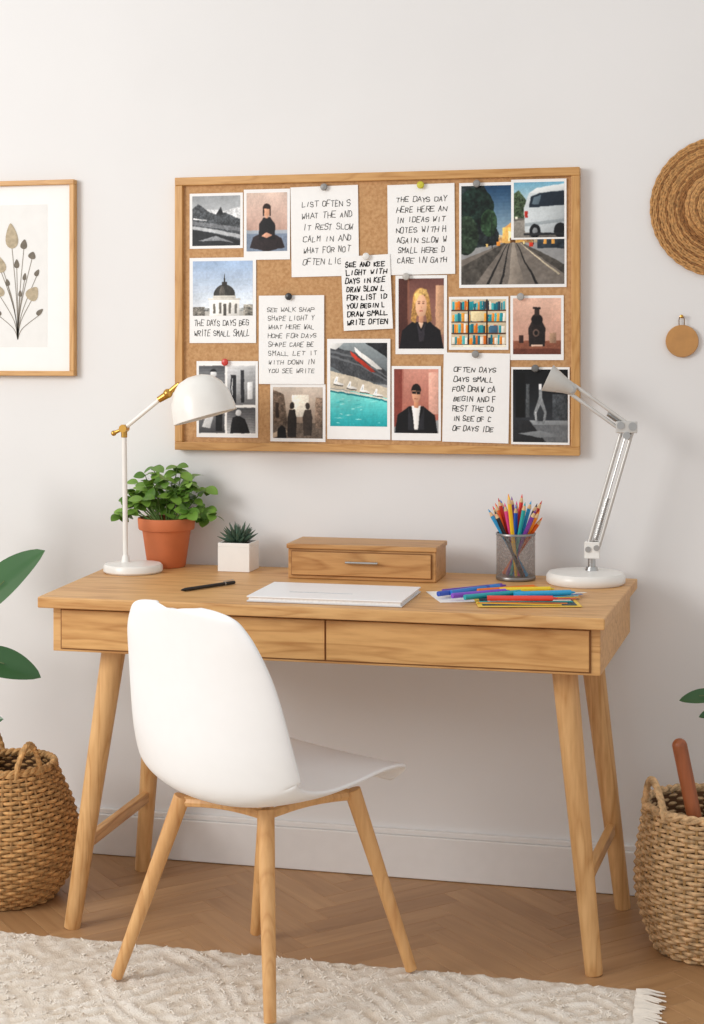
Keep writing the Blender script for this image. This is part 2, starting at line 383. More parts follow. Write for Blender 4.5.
def succulent():
    x,y,z=-1.193,-.105,.7805; h=.0415; g=group('potted_succulent',(x,y,z))
    POT=mat('white_ceramic','eeebe6',.45,var=.01); w=.0375
    v,f=join(box(x-h,x+h,y-h,y+h,z,z+.062),box(x-h,x+h,y-h,y-h+.005,z+.062,z+.072),box(x-h,x+h,y+h-.005,y+h,z+.062,z+.072),box(x-h,x-h+.005,y-h+.005,y+h-.005,z+.062,z+.072),box(x+h-.005,x+h,y-h+.005,y+h-.005,z+.062,z+.072))
    mk(g,'pot',v,f,POT,False,bevel=.001)
    v,f=box(x-w+.001,x+w-.001,y-w+.001,y+w-.001,z+.060,z+.067); mk(g,'soil',v,f,SOIL,False)
    lv=[];r=random.Random(5)
    for k in range(34):
        a=k*2.4; q=k/34; el=1.35-q*1.0; d=Vector((math.cos(a)*math.cos(el),math.sin(a)*math.cos(el),math.sin(el)))
        b=Vector((x+.004*math.cos(a),y+.004*math.sin(a),z+.066)); L=.052+.006*r.random()
        lv.append(cone(b,b+d*L*.45,.0035,.0052,6)); lv.append(cone(b+d*L*.45,b+d*L,.0052,.0004,6))
    v,f=join(*lv); mk(g,'leaves',v,f,SUCC)
succulent()

def drawer_box():
    x0,x1,y0,y1,z0=-1.031,-.665,-.222,-.075,.7805; g=group('drawer_organizer',((x0+x1)/2,(y0+y1)/2,z0))
    v,f=join(box(x0,x1,y0+.004,y1,z0,z0+.073),box(x0-.003,x1+.003,y0-.002,y1+.002,z0+.073,z0+.085)); mk(g,'case',v,f,OAK_DARK,False,bevel=.0025)
    v,f=box(x0+.009,x1-.009,y0+.001,y0+.006,z0+.008,z0+.068); mk(g,'drawer_gap',v,f,mat('dark_gap','8a5c30',.7),False)
    v,f=box(x0+.011,x1-.011,y0-.003,y0+.006,z0+.010,z0+.066); mk(g,'drawer_front',v,f,OAK_DARK,False,bevel=.0015)
    cx=(x0+x1)/2+.005
    v,f=join(cone((cx-.04,y0-.015,z0+.044),(cx+.04,y0-.015,z0+.044),.0032,.0032,12),cone((cx-.032,y0-.003,z0+.044),(cx-.032,y0-.015,z0+.044),.0028,.0028,10),cone((cx+.032,y0-.003,z0+.044),(cx+.032,y0-.015,z0+.044),.0028,.0028,10)); mk(g,'handle',v,f,STEEL)
drawer_box()

def pad():
    g=group('notebook_stack',(-.85,-.48,.7805))
    v,f=box(-1.022,-.672,-.592,-.372,.7805,.784); mk(g,'back_cover',v,f,mat('cover_grey','d5d7da',.4,var=.01),False,bevel=.001)
    v,f=box(-1.018,-.676,-.589,-.375,.784,.7905); mk(g,'pages',v,f,mat('page_edge','f0efec',.8,var=.03,scale=200),False)
    v,f=box(-1.022,-.672,-.592,-.372,.7905,.7935); mk(g,'front_cover',v,f,mat('cover_white','f4f4f5',.35,var=.005),False,bevel=.001)
    v,f=box(-.945,-.80,-.515,-.513,.7935,.7939); mk(g,'cover_line',v,f,mat('cover_line','9aa0a8',.5),False)
pad()
def pen():
    a=Vector((-1.210,-.492,.7848)); b=Vector((-1.128,-.345,.7848)); g=group('black_pen',(a+b)/2); d=(b-a).normalized()
    v,f=join(cone(a+d*.012,b-d*.03,.0042,.0042,16),cone(a,a+d*.012,.0012,.0042,16),cone(b-d*.03,b,.0044,.0040,16)); mk(g,'barrel',v,f,BLACK)
    v,f=cone(b-d*.033,b-d*.03,.0045,.0045,16); mk(g,'ring',v,f,STEEL)
    v,f=tube([b-d*.004+Vector((0,0,.004)),b-d*.004+Vector((0,0,.0066)),b-d*.035+Vector((0,0,.006))],.0009,6); mk(g,'clip',v,f,STEEL)
pen()

PC=['e0352b','f08a1d','1f5fc4','f4c21c','c2281c','2c9bd0','7c3b96','e0478c','1a1a1e','ef6a1c','18a5a5','b91f3a']
def pencil(a,b,col,r=.0038):
    a=Vector(a);b=Vector(b);d=(b-a).normalized(); L=(b-a).length
    return [(cone(a,a+d*(L-.020),r,r,6),col,.4),(cone(a+d*(L-.020),a+d*(L-.009),r,r*.5,12),'dcb98a',.7),(cone(a+d*(L-.009),b,r*.5,.0003,8),col,.5)]
def pencil_cup():
    x,y,z=-.487,-.112,.7805; g=group('pencil_cup',(x,y,z))
    m,nt,b=new_mat('smoked_glass'); b.inputs['Roughness'].default_value=.15; b.inputs['Base Color'].default_value=lin('8f8884')
    tr=nt.nodes.new('ShaderNodeBsdfTransparent'); tr.inputs['Color'].default_value=lin('e9e5e2'); mx=nt.nodes.new('ShaderNodeMixShader')
    tc=nt.nodes.new('ShaderNodeTexCoord'); n=nt.nodes.new('ShaderNodeTexVoronoi'); n.inputs['Scale'].default_value=170; nt.links.new(tc.outputs['Object'],n.inputs['Vector'])
    mr=nt.nodes.new('ShaderNodeMapRange'); mr.inputs['From Min'].default_value=.15; mr.inputs['From Max'].default_value=.6; mr.inputs['To Min'].default_value=.12; mr.inputs['To Max'].default_value=.45
    nt.links.new(n.outputs['Distance'],mr.inputs['Value']); nt.links.new(mr.outputs['Result'],mx.inputs['Fac'])
    out=nt.nodes['Material Output']; nt.links.new(tr.outputs[0],mx.inputs[1]); nt.links.new(b.outputs[0],mx.inputs[2]); nt.links.new(mx.outputs[0],out.inputs['Surface'])
    v,f=lathe([(.0,.0),(.045,.0),(.047,.003),(.047,.112)],48,(x,y,z)); mk(g,'cup',v,f,m)
    v,f=join(lathe([(.0471,.108),(.0482,.1085),(.0482,.1125),(.0475,.1135),(.0455,.1135),(.0455,.108)],48,(x,y,z)),lathe([(.0001,.001),(.0476,.001),(.0482,.002),(.0482,.007),(.0472,.009),(.044,.009),(.0001,.008)],48,(x,y,z))); mk(g,'rims',v,f,mat('grey_metal','8d8986',.35,.7))
    r=random.Random(2); parts={}
    for i in range(22):
        a=i*2.4; rr=.034*math.sqrt((i+.5)/22); bx=x-rr*.95*math.cos(a); by=y+rr*.6*math.sin(a+1)
        tx=x+rr*1.15*math.cos(a); ty=y+rr*math.sin(a)
        top=Vector((tx,ty,z+.113)); bot=Vector((bx,by,z+.010)); d=(top-bot).normalized()
        L=r.uniform(.172,.200)
        for (v,f),c,ro in pencil(bot,bot+d*L,PC[i%12],.0052): parts.setdefault((c,ro),[]).append((v,f))
    for k,((c,ro),l) in enumerate(parts.items()):
        v,f=join(*l); mk(g,f'pencils_{k+1}',v,f,mat('lacquer_'+c,c,ro,var=.02),sharp=30)
pencil_cup()

def papers_and_markers():
    g=group('color_card_set',(-.47,-.42,.7805)); z=.7806
    def sheet(name,cx,cy,w,h,ang,z,col,th=.0008):
        M=Matrix.Translation((cx,cy,z))@Matrix.Rotation(math.radians(ang),4,'Z')
        v,f=box(-w/2,w/2,-h/2,h/2,0,th); mk(g,name,v,f,mat('card_'+col,col,.6,var=.02),False,M=M)
    sheet('sheet_white',-.535,-.395,.21,.16,22,z,'f4f1ec')
    sheet('sheet_yellow',-.42,-.455,.225,.15,14,z+.001,'ecc64e')
    sheet('sheet_inner',-.42,-.452,.205,.128,14,z+.002,'2f4650')
    cols=['f3c93b','e07b2b','2fa9a8','f0e9da','d94f3a','f0a530','46b3ba','2a6fb0','e9e2d4']
    for i,c in enumerate(cols):
        sheet(f'strip_{i+1}',-.42+.006*i-.01,-.505+.0145*i,.185+.01*(i%3),.012,14+(-9+i*4.0),z+.003+.0004*i,c,.0004)
    T=z+.0125
    for i,(a,b,c) in enumerate([((-.615,-.465),(-.52,-.345),'3457b8'),((-.61,-.43),(-.495,-.31),'6a3fa0'),((-.58,-.485),(-.475,-.39),'8a4fc8'),((-.59,-.445),(-.50,-.315),'2f7fd0'),((-.55,-.50),(-.44,-.40),'1ea3ae'),((-.535,-.405),(-.42,-.315),'e87722'),((-.49,-.375),(-.38,-.335),'f2d02c'),((-.50,-.50),(-.36,-.47),'e2483d'),((-.45,-.43),(-.33,-.375),'2fa7d8')]):
        v,f=join(cone((a[0],a[1],T),(b[0],b[1],T),.0058,.0058,14),cone((b[0],b[1],T),(b[0]+(b[0]-a[0])*.08,b[1]+(b[1]-a[1])*.08,T),.0035,.0015,10)); mk(g,f'marker_{i+1}',v,f,mat('marker_'+c,c,.35,var=.02))
papers_and_markers()

# ---------------------------------------------------------------- cork board
DX=.006
def corkboard():
    g=group('cork_board',(-.87,-.015,1.075)); x0,x1,z0,z1=-1.391,-.340,1.077,1.788
    m,nt,b=new_mat('cork'); tc=nt.nodes.new('ShaderNodeTexCoord')
    n=nt.nodes.new('ShaderNodeTexNoise'); n.inputs['Scale'].default_value=140; n.inputs['Detail'].default_value=6; nt.links.new(tc.outputs['Object'],n.inputs['Vector'])
    r=nt.nodes.new('ShaderNodeValToRGB'); e=r.color_ramp.elements; e[0].position=.3; e[0].color=lin('b58658'); e[1].position=.65; e[1].color=lin('cca071')
    nt.links.new(n.outputs['Fac'],r.inputs['Fac']); nt.links.new(r.outputs['Color'],b.inputs['Base Color']); b.inputs['Roughness'].default_value=.9
    v,f=box(x0+.015,x1-.015,-.018,-.002,z0+.015,z1-.015); mk(g,'cork_panel',v,f,m,False)
    w=.021
    v,f=join(box(x0,x1,-.030,-.001,z1-w,z1),box(x0,x1,-.030,-.001,z0,z0+w)); mk(g,'frame_rails',v,f,FRAMEW,False,bevel=.002)
    v,f=join(box(x0,x0+w,-.0298,-.001,z0+w,z1-w),box(x1-w,x1,-.0298,-.001,z0+w,z1-w)); mk(g,'frame_stiles',v,f,FRAMEZ,False,bevel=.002)
corkboard()

# single-stroke hand lettering (points on a 4 x 6 grid, two digits per point)
GL={'A':'002640 1232','B':'0006 062645432303 032342412000','C':'4536160501103041','D':'0006 062645412000','E':'40000646 0333','F':'000646 0333','G':'453616050110304143 4323','H':'0006 4046 0343','I':'2026',
'J':'4641301001','K':'0006 460340','L':'060040','M':'0006234640','N':'00064046','O':'163645413010010516','P':'0006 063645443303','Q':'163645413010010516 2240','R':'0006 063645443303 2340','S':'453616050413334241301001',
'T':'0646 2620','U':'060110304146','V':'062046','W':'0610233046','X':'0046 0640','Y':'0623 4623 2320','Z':'06460040'}
def hand_line(s,x0,x1,zb,h,y,wt,r):
    n=len(s); adv=(x1-x0)/n; V=[];F=[]; x=x0; drift=r.uniform(-.06,.06)
    for ch in s:
        gw=adv*r.uniform(.62,.84)
        if ch in GL:
            jy=r.uniform(-.5,.5); sk=r.uniform(.2,1.3); hs=r.uniform(.82,1.15)
            for st in GL[ch].split():
                P=[]
                for i in range(0,len(st),2):
                    px=int(st[i])+r.uniform(-.45,.45); py=int(st[i+1])*hs+r.uniform(-.4,.4)+jy
                    P.append((x+(px+sk*py/6)/4*gw,zb+py/6*h+drift*(x-x0)*.12))
                for a,b in zip(P,P[1:]):
                    dx,dz=b[0]-a[0],b[1]-a[1]; l=math.hypot(dx,dz) or 1e-6; ex,ez=dx/l*wt*.6,dz/l*wt*.6; nx,nz=-dz/l*wt,dx/l*wt; k=len(V)
                    V+=[(a[0]-ex-nx,y,a[1]-ez-nz),(b[0]+ex-nx,y,b[1]+ez-nz),(b[0]+ex+nx,y,b[1]+ez+nz),(a[0]-ex+nx,y,a[1]-ez+nz)]; F.append((k,k+1,k+2,k+3))
            x+=adv
        else: x+=adv*.8
    return V,F
WORDS="MAKE TIME FOR THE SLOW DAYS KEEP A LIST OF SMALL IDEAS DRAW WHAT YOU SEE WRITE IT DOWN AND LET LIGHT IN BEGIN AGAIN WITH CARE FIND CALM HERE GATHER NOTES COLOR LINE SHAPE REST OFTEN WALK HOME".split()
def rotm(cx,cz,ang):
    return Matrix.Translation((cx,0,cz))@Matrix.Rotation(math.radians(ang),4,'Y')@Matrix.Translation((-cx,0,-cz))
def pin(g,x,z,y,col):
    M=axisM((0,-1,0))
    v,f=lathe([(.0001,.0),(.003,.0),(.0035,.001),(.0032,.004),(.0038,.005),(.0082,.006),(.0094,.008),(.0074,.0105),(.0001,.0115)],20,(x,y,z),M)
    mk(g,'thumbtack',v,f,mat('tack_'+col,col,.3,var=.02))
def sheet_base(kind,x0,x1,zt,zb,ang,y):
    cx,cz=(x0+x1)/2,(zt+zb)/2; M=rotm(cx,cz,ang); g=group(kind,(cx,y,cz))
    v,f=box(x0,x1,y,y+.0006,zb,zt); mk(g,'card',v,f,PAPER,False,M=M); return g,M
def note(x0,x1,zt,zb,lines,y,ang=0,wt=.0007,col='4b4a48',size=.55,ml=.12,mr=.08,mt=.13,mb=.1,seed=0,pinc=None,pinx=.5,nch=10):
    x0+=DX;x1+=DX
    g,M=sheet_base('pinned_note',x0,x1,zt,zb,ang,y); W=x1-x0;Hh=zt-zb; r=random.Random(seed); V=[]
    step=Hh*(1-mt-mb)/lines
    for i in range(lines):
        s=''
        while len(s)<nch-1: s+=(' ' if s else '')+r.choice(WORDS)
        s=s[:nch].strip()
        zb_=zt-Hh*mt-step*(i+1)+step*(1-size)*.5
        a=x0+W*(ml+r.uniform(0,.03)); b=x1-W*(mr+r.uniform(-.02,.05))
        V.append(hand_line(s,a,b,zb_,step*size,y-.0004,wt,r))
    v,f=join(*V); mk(g,'handwriting',v,f,mat('ink_'+col,col,.8,var=.05),False,M=M)
    if pinc: pin(g,x0+W*pinx,zt-.003,y,pinc)
    return g
def ell(cx,cy,rx,ry,n=22,a0=0,a1=360):
    return [(cx+rx*math.cos(math.radians(a0+(a1-a0)*i/n)),cy+ry*math.sin(math.radians(a0+(a1-a0)*i/n))) for i in range(n+(a1-a0<360))]
def R(x0,y0,x1,y1): return [(x0,y0),(x1,y0),(x1,y1),(x0,y1)]
def grad(c1,c2,y0,y1,n=14,x0=0,x1=1):
    a=[int(c1[i:i+2],16) for i in (0,2,4)];b=[int(c2[i:i+2],16) for i in (0,2,4)];out=[]
    for i in range(n):
        t=i/(n-1); out.append(('%02x%02x%02x'%tuple(int(p+(q-p)*t) for p,q in zip(a,b)),R(x0,y0+(y1-y0)*i/n,x1,y0+(y1-y0)*(i+1)/n)))
    return out
def print_mat():
    m,nt,b=new_mat('photo_print'); a=nt.nodes.new('ShaderNodeAttribute'); a.attribute_name='ink'
    nt.links.new(a.outputs['Color'],b.inputs['Base Color']); b.inputs['Roughness'].default_value=.4; b.inputs['Specular IOR Level'].default_value=.3; return m
PRINT=print_mat()
def fnoise(nr,nc,cells,rs,asp=1.):
    cy=max(2,int(cells*asp)); g=rs.random((cy+3,cells+3)); yy=np.linspace(0,cy,nr); xx=np.linspace(0,cells,nc)
    yi=yy.astype(int);xi=xx.astype(int);fy=(yy-yi)[:,None];fx=(xx-xi)[None,:]; fy=fy*fy*(3-2*fy);fx=fx*fx*(3-2*fx)
    a=g[np.ix_(yi,xi)];b=g[np.ix_(yi,xi+1)];c=g[np.ix_(yi+1,xi)];d=g[np.ix_(yi+1,xi+1)]
    return (a*(1-fx)+b*fx)*(1-fy)+(c*(1-fx)+d*fx)*fy-.5
def blur(im,k):
    for _ in range(k):
        p=np.pad(im,((1,1),(1,1),(0,0)),'edge'); im=(p[:-2,1:-1]+p[2:,1:-1]+p[1:-1,:-2]+p[1:-1,2:]+2*p[1:-1,1:-1])/6
    return im
seedc=[0]
# flat printed photograph: fine grid carrying a colour attribute.  shapes: (colour,polygon[,texture amount])
def photo(x0,x1,zt,zb,shapes,y,ang=0,bd=(.05,.05,.05,.05),pinc=None,pinx=.5,caption=0,warp=.012,soft=2,tex=.03):
    x0+=DX;x1+=DX; seedc[0]+=1; rs=np.random.RandomState(seedc[0])
    g,M=sheet_base('pinned_photo',x0,x1,zt,zb,ang,y); W=x1-x0;Hh=zt-zb
    a=x0+W*bd[0];b=x1-W*bd[1];c=zb+Hh*bd[3];d=zt-Hh*bd[2]
    nc=int((b-a)/.0010); nr=int(nc*(d-c)/(b-a))
    gx,gy=np.meshgrid(np.linspace(0,1,nc),np.linspace(0,1,nr))
    wx=gx+warp*(fnoise(nr,nc,9,rs)+.6*fnoise(nr,nc,22,rs)); wy=gy+warp*(fnoise(nr,nc,9,rs)+.6*fnoise(nr,nc,22,rs))
    wx=np.clip(wx,.001,.999); wy=np.clip(wy,.001,.999)
    im=np.ones((nr,nc,3))*.6; fine=.8*fnoise(nr,nc,16,rs)+.9*fnoise(nr,nc,34,rs)+.8*fnoise(nr,nc,60,rs)
    big=fnoise(nr,nc,3,rs)
    T=np.ones((nr,nc))*tex; SH=np.zeros((nr,nc))
    for sh_ in shapes:
        col,poly=sh_[0],sh_[1]; ins=np.zeros((nr,nc),bool); n=len(poly)
        for i in range(n):
            (xa,ya),(xb,yb)=poly[i],poly[(i+1)%n]
            if ya==yb: continue
            ins^=((ya>wy)!=(yb>wy))&(wx<(xb-xa)*(wy-ya)/(yb-ya)+xa)
        im[ins]=[int(col[k:k+2],16)/255 for k in (0,2,4)]; T[ins]=sh_[2] if len(sh_)>2 else tex
        xs=[p[0] for p in poly]; ys=[p[1] for p in poly]; w_=max(xs)-min(xs); h_=max(ys)-min(ys)
        if w_<.9 and h_<.9: SH[ins]=-.20*((gx[ins]-(min(xs)+max(xs))/2)/max(w_,.02))+.12*((gy[ins]-(min(ys)+max(ys))/2)/max(h_,.02))
        else: SH[ins]=0
    im=im*(1+SH[:,:,None]); im=blur(im,soft)
    im=im*(1+(T*fine)[:,:,None]*2.0)+ (T*fine)[:,:,None]*.2; im=im*(1+.14*big[:,:,None])
    gm=im.mean(2,keepdims=True); im=gm+(im-gm)*1.12; im=.5+(im-.5)*1.08; im=np.clip(im,.02,1)
    L=np.where(im<=.04045,im/12.92,((im+.055)/1.055)**2.4)
    yy=y-.0004; V=[(a+(b-a)*i/(nc-1),yy,c+(d-c)*j/(nr-1)) for j in range(nr) for i in range(nc)]
    F=[(j*nc+i,j*nc+i+1,(j+1)*nc+i+1,(j+1)*nc+i) for j in range(nr-1) for i in range(nc-1)]
    o=mk(g,'printed_image',V,F,PRINT,False,M=M)
    at=o.data.color_attributes.new('ink','FLOAT_COLOR','POINT')
    at.data.foreach_set('color',np.concatenate([L.reshape(-1,3),np.ones((nr*nc,1))],1).astype(np.float32).ravel())
    if caption:
        T=[]; r=random.Random(caption)
        for i in range(caption):
            s=' '.join(r.choice(WORDS) for _ in range(5))[:17]; h=Hh*bd[3]/(caption+.6)
            T.append(hand_line(s,a+W*.02,b-W*.02,zb+Hh*bd[3]-h*(i+1)+h*.05,h*.55,y-.0004,.0008,r))
        v,f=join(*T); mk(g,'caption',v,f,mat('ink_4b4a48','4b4a48',.8),False,M=M)
    if pinc: pin(g,x0+W*pinx,zt-.003,y-.0012,pinc)
    return g
Y=-.0195
TR=.22
photo(-1.359,-1.214,1.746,1.602,grad('9a9da0','cfd1d3',1,.5)+[('dfe0e1',[(.0,.62),(.3,.74),(.7,.70),(1,.78),(1,.55),(0,.5)],.1),('4a4d50',[(0,.74),(.12,.84),(.2,.80),(.35,.68),(.5,.62),(.7,.66),(1,.52),(1,0),(0,0)],TR),('77797c',[(0,.50),(.3,.46),(1,.36),(1,.28),(.4,.36),(0,.42)],.1),('b8babc',[(0,.40),(.4,.34),(1,.22),(1,.14),(.45,.26),(0,.34)],.05),('232426',[(0,.33),(.45,.25),(1,.10),(1,0),(0,0)],.12),('8a8c8f',[(.1,.1),(.5,.2),(.9,.04),(.6,.1)],.1),('2c2e30',[(.48,.60),(.60,.78),(.66,.62)],TR),('e4e5e6',[(.02,.56),(.3,.52),(.3,.50),(.02,.53)],.0)],Y)
photo(-1.211,-1.087,1.753,1.571,grad('dcc6b8','bd9e92',1,.3)+[('7f8b9c',R(0,.0,1,.34),.06),('a9b0b8',R(0,.30,1,.36),.02),('2c2324',[(.08,.06),(.16,.24),(.34,.30),(.66,.30),(.86,.22),(.94,.06),(.5,.0)],.06),('1d1a1c',[(.30,.2),(.31,.46),(.42,.58),(.58,.58),(.70,.46),(.71,.2)],.05),('d8a88c',ell(.5,.68,.075,.095)),('2a1c18',ell(.5,.72,.10,.09,12,0,180)),('2a1c18',R(.405,.60,.435,.74)),('2a1c18',R(.565,.60,.595,.74)),('d0a088',[(.36,.26),(.5,.32),(.64,.27),(.5,.22)]),('d8a88c',R(.47,.56,.53,.61))],Y-.0012,bd=(.06,.06,.05,.12))
photo(-.647,-.379,1.756,1.493,grad('2c4a68','93a8b4',1,.50)+[('c7b79a',R(.28,.42,.74,.50),.1),('caa070',R(.32,.42,.70,.47),.15),('e6b870',R(.40,.42,.60,.57),.08),('d9a868',[(.42,.57),(.5,.64),(.58,.57)]),('fbe8bc',R(.46,.44,.54,.53)),('6b4a2c',R(.475,.42,.525,.47)),('262d2e',[(0,.36),(0,1),(.22,1),(.30,.84),(.31,.66),(.37,.52),(.36,.40)],TR),('1b2a24',ell(.14,.78,.18,.2),TR),('2f4430',ell(.27,.62,.08,.14),TR),('2e3c2e',ell(.05,.5,.12,.2),TR),('2b3530',ell(.82,.62,.16,.14),TR),('39424a',R(.74,.36,1,.56),.15),('e0a85c',R(.80,.40,.83,.47)),('e0a85c',R(.88,.40,.91,.47)),('7c756e',[(.42,.42),(.58,.42),(1,.12),(1,0),(0,0),(0,.25)],.06),('958c82',[(.495,.42),(.515,.42),(.62,0),(.46,0)],.04),('55514c',[(.42,.42),(.44,.42),(.14,0),(.0,0),(.0,.18)],.12),('55514c',[(.57,.42),(.59,.42),(1,.2),(1,.10)],.12),('2e2c2b',[(.466,.415),(.472,.415),(.40,0),(.375,0)]),('2e2c2b',[(.535,.415),(.541,.415),(.75,0),(.72,0)]),('2e2c2b',[(.448,.41),(.453,.41),(.27,0),(.24,0)]),('d9cdb4',[(.57,.41),(.575,.41),(.96,.10),(.94,.09)]),('c8402c',R(.66,.38,.70,.42)),('f5e2a8',R(.6,.40,.62,.43)),('f0a04a',R(.34,.39,.38,.43)),('f5d28a',R(.24,.38,.26,.41)),('1c1f20',R(.295,.36,.30,.72)),('1c1f20',R(.70,.40,.705,.66))],Y-.001,bd=(.02,.02,.03,.03),pinc='8f8d8a',pinx=.17,soft=1)
# rear of a large pale vehicle beside a road, sky above
photo(-.516,-.379,1.761,1.612,grad('7fb0c6','dfe5e4',1,.5)+[('46543f',[(0,.36),(0,.80),(.10,.86),(.2,.74),(.3,.6),(.34,.36)],TR),('6e6a64',R(0,0,1,.36),.06),('8f8a83',[(0,.30),(.4,.34),(.3,0),(0,0)],.05),('c3c9cb',[(.22,.10),(.20,.55),(.30,.80),(.46,.90),(1,.96),(1,.06)],.02),('e4e8e8',[(.30,.80),(.46,.90),(1,.96),(1,.86),(.5,.80)],.01),('27303a',[(.30,.54),(.34,.74),(.50,.80),(1,.84),(1,.58)],.03),('66757f',[(.36,.60),(.40,.73),(.55,.77),(.50,.60)],.02),('a8352c',R(.22,.36,.28,.48)),('9aa1a4',[(.22,.26),(1,.34),(1,.28),(.22,.20)],.02),('1c1d1f',ell(.42,.12,.11,.13)),('85888a',ell(.42,.12,.05,.06)),('1c1d1f',ell(.92,.12,.12,.14)),('2b2c2e',R(.2,.04,1,.08),.05),('f3f0dc',R(.03,.34,.08,.38))],Y-.0032,bd=(.05,.04,.05,.03))
photo(-1.359,-1.178,1.578,1.356,grad('a8bcd6','e2e6ea',1,.1)+[('8f908e',R(0,.06,1,.14),TR),('b5b2ac',R(0,0,1,.08),.05),('ebe8e2',R(.28,.0,.78,.30),.03),('cfcbc3',R(.26,.29,.80,.32)),('c9c5bd',R(.34,.32,.72,.37)),('3d3b37',ell(.53,.37,.18,.20,18,0,180),.1),('605c56',ell(.49,.37,.05,.18,16,0,180),.1),('35322e',R(.49,.54,.57,.62)),('2a2825',[(.515,.62),(.53,.78),(.545,.62)]),('6d6a64',R(.34,.04,.38,.22)),('6d6a64',R(.44,.04,.48,.24)),('55524d',R(.51,.0,.56,.22)),('6d6a64',R(.60,.04,.64,.24)),('6d6a64',R(.70,.04,.74,.22)),('77736c',R(0,.0,.2,.16),TR),('8a867e',R(.85,.0,1,.2),TR)],Y-.001,bd=(.05,.05,.04,.32),caption=2,warp=.005,soft=1)
photo(-.81,-.678,1.526,1.327,grad('74504a','a5806f',1,0)+[('54352f',R(0,0,.2,1),.04),('c9a184',R(.82,.2,1,.9),.04),('8a6050',R(.2,.0,.24,1)),('1c1a1e',[(.02,0),(.08,.26),(.3,.38),(.7,.38),(.92,.26),(1,0)],.05),('b88f58',ell(.5,.66,.19,.21),.12),('b88f58',[(.31,.66),(.27,.40),(.38,.36),(.42,.6)],.12),('a07a4a',[(.69,.66),(.74,.40),(.63,.36),(.58,.6)],.12),('e2b698',ell(.5,.61,.125,.17),.01),('cf9c80',R(.45,.36,.55,.46),.01),('d6b274',[(.36,.64),(.36,.78),(.45,.86),(.62,.85),(.66,.72),(.58,.77),(.46,.76)],.10),('6a4438',R(.43,.635,.475,.65)),('6a4438',R(.53,.635,.575,.65)),('8a6450',R(.42,.665,.48,.675)),('8a6450',R(.525,.665,.58,.675)),('a8554c',R(.465,.53,.535,.545)),('c9967c',R(.49,.57,.515,.60)),('3a363c',[(.40,.38),(.5,.24),(.60,.38),(.56,.1),(.46,.1)],.05),('e9c8b0',[(.44,.37),(.5,.28),(.56,.37)])],Y-.001,bd=(.06,.06,.04,.07),pinc='b8b4ae',pinx=.22,warp=.008)
sh=[('cdbfa5',R(0,0,1,1))]
rr=random.Random(9)
for row in range(4):
    sh.append(('5a4030',R(0,.03+row*.24,1,.06+row*.24))); xx=.02
    while xx<.95:
        w=rr.uniform(.03,.06); sh.append((rr.choice(['2f8f96','1f6f7c','5ab3b4','c7702f','e0a24a','efe8da','efe8da','3c4a55','44a0a8','d98a3a']),R(xx,.06+row*.24,min(.98,xx+w),.06+row*.24+rr.uniform(.13,.20)))); xx+=w+.002
sh+=[('3a2820',R(.3,0,.33,1)),('3a2820',R(.64,0,.67,1)),('e8d8b0',R(.36,.55,.6,.75)),('4a6a80',R(.7,.3,.85,.45)),('efe6d2',R(.0,.0,1,.05))]
photo(-.673,-.523,1.471,1.338,sh,Y-.001,bd=(.04,.04,.05,.05),warp=.004,soft=0)
photo(-.518,-.386,1.4725,1.3125,grad('dcb8a6','c79e8e',1,.2)+[('8a5a48',R(0,0,1,.24),.06),('6a4034',R(0,0,1,.1),.06),('2a2322',[(.34,.14),(.32,.46),(.40,.60),(.60,.60),(.68,.46),(.66,.14)],.08),('1f1a1a',ell(.5,.62,.12,.10)),('3a302c',R(.45,.68,.55,.82)),('2a2322',R(.42,.80,.58,.84)),('6a5850',ell(.48,.38,.07,.07)),('1a1616',ell(.48,.38,.04,.04)),('a88a74',R(.76,.2,.9,.38),.05),('3c2a26',R(.12,.2,.22,.34)),('e6c8b4',R(.38,.14,.62,.17))],Y-.001,bd=(.05,.05,.04,.09),pinc='a9a6a2',pinx=.2,warp=.006)
photo(-1.34,-1.173,1.309,1.1107,[('f4f2ef',R(0,0,1,1),0)]+grad('5a5b5e','b0b1b2',.98,.55,10,.0,.46)+grad('cccccc','7a7a7c',.98,.42,10,.5,1.)+grad('9c9c9e','4a4a4c',.5,.02,10,.0,.46)+grad('5a5a5c','aaaaaa',.38,.02,10,.5,1.)+[('1f1f21',[(.05,.55),(.13,.76),(.20,.82),(.32,.80),(.40,.72),(.44,.55)],.1),('e0e0e0',ell(.26,.86,.055,.05),.02),('1a1a1c',ell(.26,.89,.06,.04,12,0,180)),('26262a',R(.56,.45,.66,.85),.08),('c4c4c4',R(.58,.55,.60,.8)),('303034',R(.74,.45,.80,.92),.08),('e4e4e4',R(.86,.5,.95,.75)),('d0d0d0',[(.05,.1),(.2,.4),(.3,.35),(.2,.08)]),('1c1c1e',R(.3,.05,.42,.3),.1),('202022',[(.55,.02),(.6,.24),(.70,.28),(.82,.22),(.9,.02)],.08),('dcdcdc',ell(.70,.31,.05,.045))],Y-.0008,bd=(.04,.04,.04,.04),pinc='c8392f',pinx=.48)
